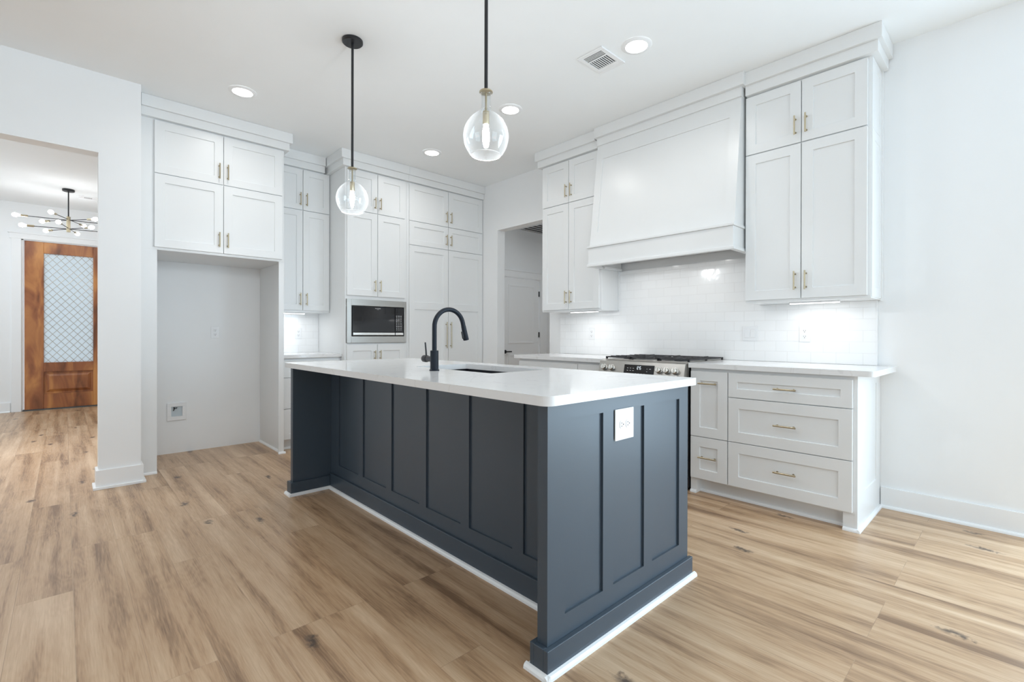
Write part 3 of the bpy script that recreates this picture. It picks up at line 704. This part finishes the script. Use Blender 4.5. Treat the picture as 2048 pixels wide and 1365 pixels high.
# ================================================================== ISLAND
Is = thing('kitchen_island', (1.63, 2.3, 0), 'large dark blue-grey panelled kitchen island under the pendants', 'island')
ix0, ix1 = 1.153, 2.105; ea0, ea1 = 1.075, 1.120; eb0, eb1 = 3.490, 3.533; IT = 0.888
def multi(F, a0, a1, b0, b1, opens, t, rec):
    """face with several sunk panels: opens=[(u0,u1)], z range b0..b1 with rails z0,z1"""
    g = G(); us = sorted(opens); z0, z1 = b0[1], b1[0]; lo, hi = b0[0], b1[1]
    g.fbox(F, a0, a1, lo, hi, -t, -rec); g.fbox(F, a0, a1, lo, z0, -rec, 0); g.fbox(F, a0, a1, z1, hi, -rec, 0)
    edges = [a0]+[e for p in us for e in p]+[a1]
    for i in range(0, len(edges), 2):
        if edges[i+1]-edges[i] > 1e-4: g.fbox(F, edges[i], edges[i+1], z0, z1, -rec, 0)
    return g
multi(FY(ea0), ix0, ix1, (0.0, 0.168), (0.831, IT), [(1.241, 1.455), (1.521, 1.734), (1.800, 2.025)], ea1-ea0, 0.009).build('end_panel', 'island', Is)
G().box(ix0, ix1, eb0, eb1, 0, IT).build('end_panel', 'island', Is, bevel=0.001)
ops = [(1.467+0.378*k-0.309, 1.467+0.378*k) for k in range(6)]
multi(FX(1.422), ea1, eb0, (0.0, 0.184), (0.831, IT), ops, 0.03, 0.009).build('seating_panel', 'island', Is)
# kitchen side with doors
g = G(); g.box(2.06, 2.085, ea1, eb0, 0.10, IT); g.box(2.03, 2.06, ea1, eb0, 0, 0.10); g.box(1.453, 2.06, ea1, eb0, 0.10, 0.12); g.build('cabinet_box', 'island', Is)
F = FXp(2.085); yy = ea1+0.01; wdt = (eb0-ea1-0.02)/5
for k in range(5):
    d = G().shaker(F, yy+k*wdt+0.002, yy+(k+1)*wdt-0.002, 0.11, 0.87, t=0.019).build('door', 'island', Is, bevel=0.001)
    pull(F, d, yy+(k+0.15)*wdt, yy+(k+0.15)*wdt, 0.70, 0.83, n0=0.019)
# skirting boards of the island
bh = 0.092
g = G(); g.box(ix0-0.018, ix1+0.015, ea0-0.018, ea0, 0, bh); g.box(ix0-0.018, ix0, ea0, ea1, 0, bh); g.box(ix0-0.018, 1.407, ea1, ea1+0.018, 0, bh); g.build('skirting', 'island', Is, bevel=0.002)
g = G(); g.box(1.407, 1.422, ea1+0.0185, eb0-0.0185, 0, 0.110); g.build('skirting', 'island', Is, bevel=0.002)
g = G(); g.box(ix0-0.018, 1.407, eb0-0.018, eb0, 0, bh); g.box(ix0-0.018, ix0, eb0, eb1, 0, bh); g.box(ix0-0.018, ix1+0.015, eb1, eb1+0.018, 0, bh); g.build('skirting', 'island', Is, bevel=0.002)
s1 = shoe(FY(ea0-0.018), Is, ix0-0.018, ix1+0.015, ext=(0.016, 0.016)); shoe(FX(ix0-0.018), Is, ea0-0.018, ea1+0.018, ext=(0.016, 0.016))
shoe(FX(1.407), Is, ea1+0.0185, eb0-0.0185); shoe(FX(ix0-0.018), Is, eb0-0.018, eb1+0.018, ext=(0.016, 0.016)); shoe(FY(eb0-0.018), Is, ix0-0.018, 1.407, ext=(0.016, 0.0)); shoe(FYp(ea1+0.018), Is, ix0-0.018, 1.407)
CT = (1.118, 2.130, 1.043, 3.560)
inner = rounded(1.585, 1.985, 1.872, 2.60, (0.012,)*4)
g = slab(rounded(*CT, (0.035, 0.012, 0.012, 0.02)), inner, 0.889, 0.922)
tag(g.build('island_countertop', 'quartz', bevel=0.002), 'large white quartz countertop of the island with a sink cut-out', 'countertop')
# sink
Sk = thing('kitchen_sink', (1.785, 2.236, 0.68), 'black undermount sink sunk in the island countertop', 'sink')
sx0, sx1, sy0, sy1 = 1.577, 1.993, 1.864, 2.608; g = G()
g.box(sx0-0.012, sx0, sy0-0.012, sy1+0.012, 0.68, 0.8885); g.box(sx1, sx1+0.012, sy0-0.012, sy1+0.012, 0.68, 0.8885)
g.box(sx0, sx1, sy0-0.012, sy0, 0.68, 0.8885); g.box(sx0, sx1, sy1, sy1+0.012, 0.68, 0.8885); g.box(sx0, sx1, sy0, sy1, 0.68, 0.692)
g.build('basin', 'sink', Sk, bevel=0.001)
g = G().lathe([(0.0, 0.002), (0.03, 0.002), (0.045, 0.004), (0.052, 0.001), (0.052, 0)], (1.83, 2.236, 0.692), (0, 0, 1), 28); g.build('drain', 'knob', Sk, smooth=True)
# faucet
fx, fy = 1.4735, 2.222
Fc = thing('kitchen_faucet', (fx, fy, 0.922), 'matte black pull-down gooseneck faucet beside the island sink', 'faucet')
g = G().lathe([(0.027, 0.0), (0.027, 0.006), (0.0225, 0.009), (0.0225, 0.109), (0.021, 0.111), (0.0, 0.111)], (fx, fy, 0.922), (0, 0, 1), 32); g.build('faucet_body', 'faucet', Fc, smooth=True)
pts = [(fx, fy, 1.030+0.02*k) for k in range(7)]; R = 0.098; cx, cz = fx+R, 1.163
for k in range(1, 23): a = math.radians(180-k*7.55); pts.append((cx+R*math.cos(a), fy, cz+R*math.sin(a)))
ex, ez = pts[-1][0], pts[-1][2]; tx, tz = math.sin(math.radians(13.9)), -math.cos(math.radians(13.9))
for k in range(1, 3): pts.append((ex+tx*0.008*k, fy, ez+tz*0.008*k))
G().tube(pts, 0.0128, 20).build('spout', 'faucet', Fc, smooth=True)
e = Vector(pts[-1]); t_ = Vector((tx, 0, tz))
sh = G().tube([e, e+t_*0.004, e+t_*0.03, e+t_*0.082, e+t_*0.085], [0.0132, 0.0138, 0.0145, 0.0165, 0.0155], 24).build('spray_head', 'faucet', Fc, smooth=True)
g = G(); c0 = e+t_*0.03+Vector((-0.0145, 0, -0.003)); g.tube([c0, c0+t_*0.004+Vector((-.003, 0, 0)), c0+t_*0.042+Vector((-.0035, 0, 0)), c0+t_*0.046], [0.003, 0.006, 0.006, 0.003], 12); g.build('spray_button', 'black', sh, smooth=True)
g = G().lathe([(0.0, 0), (0.0155, 0.0), (0.0155, 0.058), (0.019, 0.060), (0.019, 0.066), (0.0175, 0.068), (0.020, 0.070), (0.020, 0.090), (0.017, 0.095), (0, 0.096)], (fx, fy+0.012, 0.985), (0, 1, 0), 28)
hv = g.build('valve', 'black', Fc, smooth=True)
G().tube([(fx, fy+0.080, 0.995), (fx-0.001, fy+0.0825, 1.03), (fx-0.002, fy+0.0885, 1.076)], [0.0048, 0.0046, 0.0042], 12).build('lever', 'black', hv, smooth=True)

# ================================================================== OUTLETS AND PLATES
def outlet(F, u, v, label, group=None, horizontal=False, w=0.07, h=0.115):
    o = thing('wall_outlet', F(u, v-h/2, 0), label, 'outlet', group)
    g = G(); g.fbox(F, u-w/2, u+w/2, v-h/2, v+h/2, 0.0, 0.005); g.build('cover_plate', 'plastic', o, bevel=0.002)
    for s in (-1, 1):
        cu, cv = (u+s*0.0205, v) if horizontal else (u, v+s*0.0205)
        g = G(); pts = []
        for k in range(20):
            a = 2*math.pi*k/20; p, q = 0.0165*math.cos(a), 0.0165*math.sin(a)
            if horizontal: p = max(-0.0135, min(0.0135, p))
            else: q = max(-0.0135, min(0.0135, q))
            pts.append((p, q))
        g.prism(pts, lambda p, q, d: F(cu+p, cv+q, d), 0.005, 0.0072); so = g.build('socket', 'plastic', o)
        g = G()
        for a, b_, r1, r2 in ((-0.006, 0.003, 0.0012, 0.004), (0.006, 0.003, 0.0012, 0.004), (0, -0.0075, 0.0024, 0.0024)):
            if horizontal: a, b_, r1, r2 = -b_, a, r2, r1
            g.fbox(F, cu+a-r1, cu+a+r1, cv+b_-r2, cv+b_+r2, 0.0070, 0.0076)
        g.build('slots', 'slot', so)
    return o
outlet(FY(5.4755), 1.865, 1.13, 'white duplex outlet on the tile inside the lit nook', 'wall outlets')
outlet(FY(5.489), 1.080, 1.137, 'white duplex outlet on the wall inside the empty refrigerator bay', 'wall outlets')
outlet(FX(3.8715), 1.088, 1.131, 'white duplex outlet on the tile right of the double light switch', 'wall outlets')
outlet(FX(3.8715), 3.004, 1.131, 'white duplex outlet on the tile left of the gas range', 'wall outlets')
outlet(FY(ea0-0.0005), 1.587, 0.774, 'wide white outlet on the blue-grey end panel of the island', 'wall outlets', horizontal=True, w=0.124, h=0.0745*1.62)
sw = thing('light_switch', (3.87, 1.466, 1.076), 'white double rocker switch on the tile right of the range', 'switch'); F = FX(3.8715)
G().fbox(F, 1.408, 1.524, 1.077, 1.191, 0, 0.005).build('cover_plate', 'plastic', sw, bevel=0.002)
for u in (1.443, 1.489):
    g = G(); g.fbox(F, u-0.0165, u+0.0165, 1.101, 1.167, 0.005, 0.0085); g.build('rocker', 'plastic', sw, bevel=0.0015)
wb = thing('water_supply_box', (0.769, 5.489, 0.308), 'white recessed ice maker water box low in the refrigerator bay', 'water box'); F = FY(5.489)
g = G(); g.fbox(F, 0.694, 0.844, 0.308, 0.345, 0, 0.012); g.fbox(F, 0.694, 0.844, 0.437, 0.473, 0, 0.012); g.fbox(F, 0.694, 0.726, 0.345, 0.437, 0, 0.012); g.fbox(F, 0.812, 0.844, 0.345, 0.437, 0, 0.012)
g.build('frame', 'plastic', wb, bevel=0.002)
G().fbox(F, 0.727, 0.811, 0.346, 0.436, 0.0, 0.001).build('box_interior', 'waterbox', wb)
g = G(); g.cyl(F(0.748, 0.425, 0.001), F(0.748, 0.425, 0.011), 0.006); g.cyl(F(0.743, 0.40, 0.006), F(0.756, 0.428, 0.009), 0.004); g.cyl(F(0.760, 0.416, 0.008), F(0.772, 0.428, 0.008), 0.0035)
g.build('valve', 'iron', wb, smooth=True)

# ================================================================== LIGHTS
def bar_light(loc, sx, sy, label, power):
    o = thing('under_cabinet_light', (loc[0], loc[1], loc[2]-0.014), label, 'light', 'under-cabinet bar lights')
    x, y, z = loc
    G().box(x-sx/2, x+sx/2, y-sy/2, y+sy/2, z-0.010, z).build('housing', 'plastic', o)
    G().box(x-sx/2+0.003, x+sx/2-0.003, y-sy/2+0.004, y+sy/2-0.004, z-0.014, z-0.0101).build('diffuser', 'led', o)
    l = area('under_cabinet_glow', (x, y, z-0.018), (0, 0, 0), sx, sy, power, (1, 0.99, 0.98))
bar_light((3.70, 0.985, 1.351), 0.03, 0.30, 'lit bar light under the wall cabinet at the open right end', 1.3)
bar_light((3.655, 2.93, 1.351), 0.03, 0.33, 'lit bar light under the wall cabinet beside the hall opening', 1.3)
bar_light((1.72, 5.30, 1.349), 0.30, 0.03, 'lit bar light under the nook wall cabinet', 1.2)

CANS = [(1.002, 4.165, 'recessed ceiling light over the front of the refrigerator cabinet'), (2.755, 4.205, 'farthest recessed ceiling light, in front of the pantry'),
        (2.703, 2.952, 'recessed ceiling light just right of the near pendant globe'), (2.698, 1.737, 'nearest recessed ceiling light, beside the ceiling vent')]
def can(x, y, label, power=6):
    if label: o = thing('recessed_light', (x, y, 2.985), label, 'ceiling light', 'recessed ceiling lights')
    g = G().lathe([(0.068, -0.004), (0.07, -0.009), (0.090, -0.007), (0.098, -0.001), (0.098, 0.0)], (x, y, 2.9995), (0, 0, 1), 40)
    if label: g.build('trim_ring', 'trim', o, smooth=True); G().cyl((x, y, 2.993), (x, y, 2.999), 0.068, 40).build('lens', 'can', o)
    area('downlight', (x, y, 2.985), (0, 0, 0), 0.13, 0.13, power, (1, 0.97, 0.93), 150, 'DISK')
for c in CANS: can(*c)
for x, y in ((1.0, -1.3), (-1.6, -1.3), (-1.6, 1.6), (-1.6, 3.4)): can(x, y, None)  # unseen downlights added over the living area, light only, no fixtures

v = thing('ceiling_vent', (2.667, 1.995, 2.985), 'square white ceiling air vent with dark slots near the range wall', 'vent')
g = G(); vx0, vx1, vy0, vy1 = 2.535, 2.802, 1.892, 2.098
g.box(vx0, vx0+0.028, vy0, vy1, 2.990, 2.9995); g.box(vx1-0.028, vx1, vy0, vy1, 2.990, 2.9995); g.box(vx0+0.028, vx1-0.028, vy0, vy0+0.028, 2.990, 2.9995); g.box(vx0+0.028, vx1-0.028, vy1-0.028, vy1, 2.990, 2.9995)
g.build('frame', 'plastic', v, bevel=0.002)
G().box(vx0+0.028, vx1-0.028, vy0+0.028, vy1-0.028, 2.9965, 2.9995).build('backing', 'louver', v)
for x0, x1, ax in ((2.563, 2.617, 'y'), (2.629, 2.774, 'x')):
    g = G()
    if ax == 'x':
        for k in range(9): y = 1.922+k*0.0168; g.box(x0, x1, y, y+0.006, 2.9935, 2.9964)
        g.box(x0-0.010, x0, 1.92, 2.07, 2.990, 2.9964)
        g.box(2.738, 2.774, 1.92, 2.07, 2.990, 2.9964)
    else:
        for k in range(4): x = x0+k*0.0138; g.box(x, x+0.005, 1.92, 2.07, 2.9935, 2.9964)
    g.build('louvers', 'plastic', v)

# pendants
def pendant(x, y, label):
    o = thing('pendant_light', (x, y, 1.90), label, 'pendant light', 'pendants over the island')
    G().lathe([(0.0, 0.0), (0.058, 0.0), (0.064, 0.006), (0.064, 0.020), (0.0, 0.020)], (x, y, 2.979), (0, 0, 1), 40).build('canopy', 'black', o, smooth=True)
    G().cyl((x, y, 2.18), (x, y, 2.98), 0.0078, 16).build('rod', 'black', o, smooth=True)
    s = G().lathe([(0.0, 0.006), (0.027, 0.006), (0.0295, 0.003), (0.0295, 0.0), (0.019, -0.003), (0.0045, -0.006), (0.0045, -0.082), (0.0135, -0.084), (0.0145, -0.09), (0.0145, -0.135), (0.0125, -0.142), (0, -0.142)], (x, y, 2.178), (0, 0, 1), 32).build('socket', 'brass', o, smooth=True)
    prof = [(0.0275, 2.177), (0.022, 2.170), (0.0205, 2.155), (0.0205, 2.125), (0.023, 2.108), (0.033, 2.092), (0.052, 2.078), (0.074, 2.056), (0.090, 2.030), (0.0985, 2.000), (0.0985, 1.972), (0.091, 1.942), (0.078, 1.918), (0.066, 1.904)]
    # smooth the profile
    def cr(P, n=5):
        out = []
        for i in range(len(P)-1):
            p0, p1, p2, p3 = P[max(i-1, 0)], P[i], P[i+1], P[min(i+2, len(P)-1)]
            for k in range(n):
                t = k/n; out.append(tuple(0.5*((2*p1[j])+(-p0[j]+p2[j])*t+(2*p0[j]-5*p1[j]+4*p2[j]-p3[j])*t*t+(-p0[j]+3*p1[j]-3*p2[j]+p3[j])*t**3) for j in (0, 1)))
        return out+[P[-1]]
    prof = cr(prof); prof = prof+[(r-0.0022, z+0.0006) for r, z in reversed(prof)]
    gl = G().lathe(prof, (x, y, 0), (0, 0, 1), 48).build('glass_shade', 'glass', o, smooth='all')
    g = G().lathe([(0.066+0.0014*math.cos(a)-0.001, 1.9035+0.0014*math.sin(a)) for a in [2*math.pi*k/8 for k in range(9)]], (x, y, 0), (0, 0, 1), 48); g.build('glass_rim', 'plastic', gl, smooth='all')
    G().lathe([(0.0, 0.0), (0.006, 0.001), (0.011, 0.008), (0.0145, 0.022), (0.0145, 0.036), (0.011, 0.058), (0.0095, 0.07), (0.0, 0.07)], (x, y, 1.966), (0, 0, 1), 24).build('bulb', 'bulb', o, smooth='all')
pendant(1.338, 2.957, 'clear glass globe pendant, farther one, black canopy in view')
pendant(1.338, 1.619, 'clear glass globe pendant, nearer one, rod running out of frame')

# chandelier in the entrance hall
cx, cy = 0.038, 8.56
Ch = thing('chandelier', (cx, cy, 2.44), 'black and brass sputnik chandelier hanging in the entrance hall', 'chandelier')
G().lathe([(0, 0), (0.055, 0.0), (0.062, 0.006), (0.062, 0.028), (0, 0.028)], (cx, cy, 2.9715), (0, 0, 1), 32).build('canopy', 'black', Ch, smooth=True)
G().cyl((cx, cy, 2.64), (cx, cy, 2.98), 0.007).build('rod', 'black', Ch, smooth=True)
G().lathe([(0, 0), (0.02, 0), (0.02, 0.2), (0, 0.2)], (cx, cy, 2.445), (0, 0, 1), 24).build('hub', 'brass', Ch, smooth=True)
for z, angs in ((2.60, (173, 67, 128)), (2.485, (168, 77, 122))):
    for a in angs:
        for sgn in (0, 180):
            d = Vector((math.cos(math.radians(a+sgn)), math.sin(math.radians(a+sgn)), 0)); L = {173: 0.38, 168: 0.33}.get(a, 0.30)
            c = Vector((cx, cy, z+(0.010 if a in (67, 77) else 0)))
            arm = G().cyl(c+d*0.015, c+d*L, 0.0045, 10).build('arm', 'black', Ch, smooth=True)
            G().cyl(c+d*(L-0.005), c+d*(L+0.06), 0.0125, 14).build('socket', 'brass', arm, smooth=True)
            G().lathe([(0, 0), (0.012, 0.0), (0.013, 0.012), (0.024, 0.035), (0.026, 0.05), (0.02, 0.068), (0.008, 0.076), (0, 0.077)], c+d*(L+0.06), d, 18).build('bulb', 'bulbc', arm, smooth='all')
v2 = thing('ceiling_register', (0.235, 8.87, 2.99), 'small white ceiling register beyond the chandelier', 'vent')
G().box(0.14, 0.33, 8.82, 8.94, 2.993, 2.9995).build('frame', 'plastic', v2)
g = G()
for k in range(7): g.box(0.20+k*0.012, 0.205+k*0.012, 8.85, 8.91, 2.9915, 2.993)
g.build('slots', 'louver', v2)
# return grille on the hall ceiling
v3 = thing('return_grille', (5.72, 5.45, 2.85), 'large grey return air grille on the back hall ceiling', 'vent')
g = G(); a0, a1, b0, b1 = 5.40, 6.02, 5.10, 5.735
g.box(a0, a0+0.03, b0, b1, 2.848, 2.8595); g.box(a1-0.03, a1, b0, b1, 2.848, 2.8595); g.box(a0+0.03, a1-0.03, b0, b0+0.03, 2.848, 2.8595); g.box(a0+0.03, a1-0.03, b1-0.03, b1, 2.848, 2.8595)
g.build('frame', 'plastic', v3)
G().box(a0+0.03, a1-0.03, b0+0.03, b1-0.03, 2.857, 2.8595).build('backing', 'louver', v3)
g = G()
for k in range(5): y = b0+0.13+k*0.105; g.box(a0+0.03, a1-0.03, y, y+0.010, 2.849, 2.8569)
g.build('louvers', 'plastic', v3)
area('hall_downlight', (5.0, 4.3, 2.84), (0, 0, 0), 0.2, 0.2, 17, (0.92, 0.97, 1), 180, 'DISK')  # added fill light without a fixture, brightens the back hall
area('entrance_downlight', (-0.35, 6.4, 2.98), (0, 0, 0), 0.2, 0.2, 20, (0.97, 0.98, 1), 80, 'DISK')  # added fill without a fixture, brightens the entrance floor
area('entrance_downlight', (-0.35, 5.2, 2.98), (0, 0, 0), 0.2, 0.2, 11, (0.97, 0.98, 1), 80, 'DISK')  # second added fill for the entrance floor, no fixture
area('entrance_downlight', (-0.9, 8.6, 2.98), (0, 0, 0), 0.2, 0.2, 14, (0.95, 0.98, 1), 180, 'DISK')  # unseen fill for the far entrance, no fixture
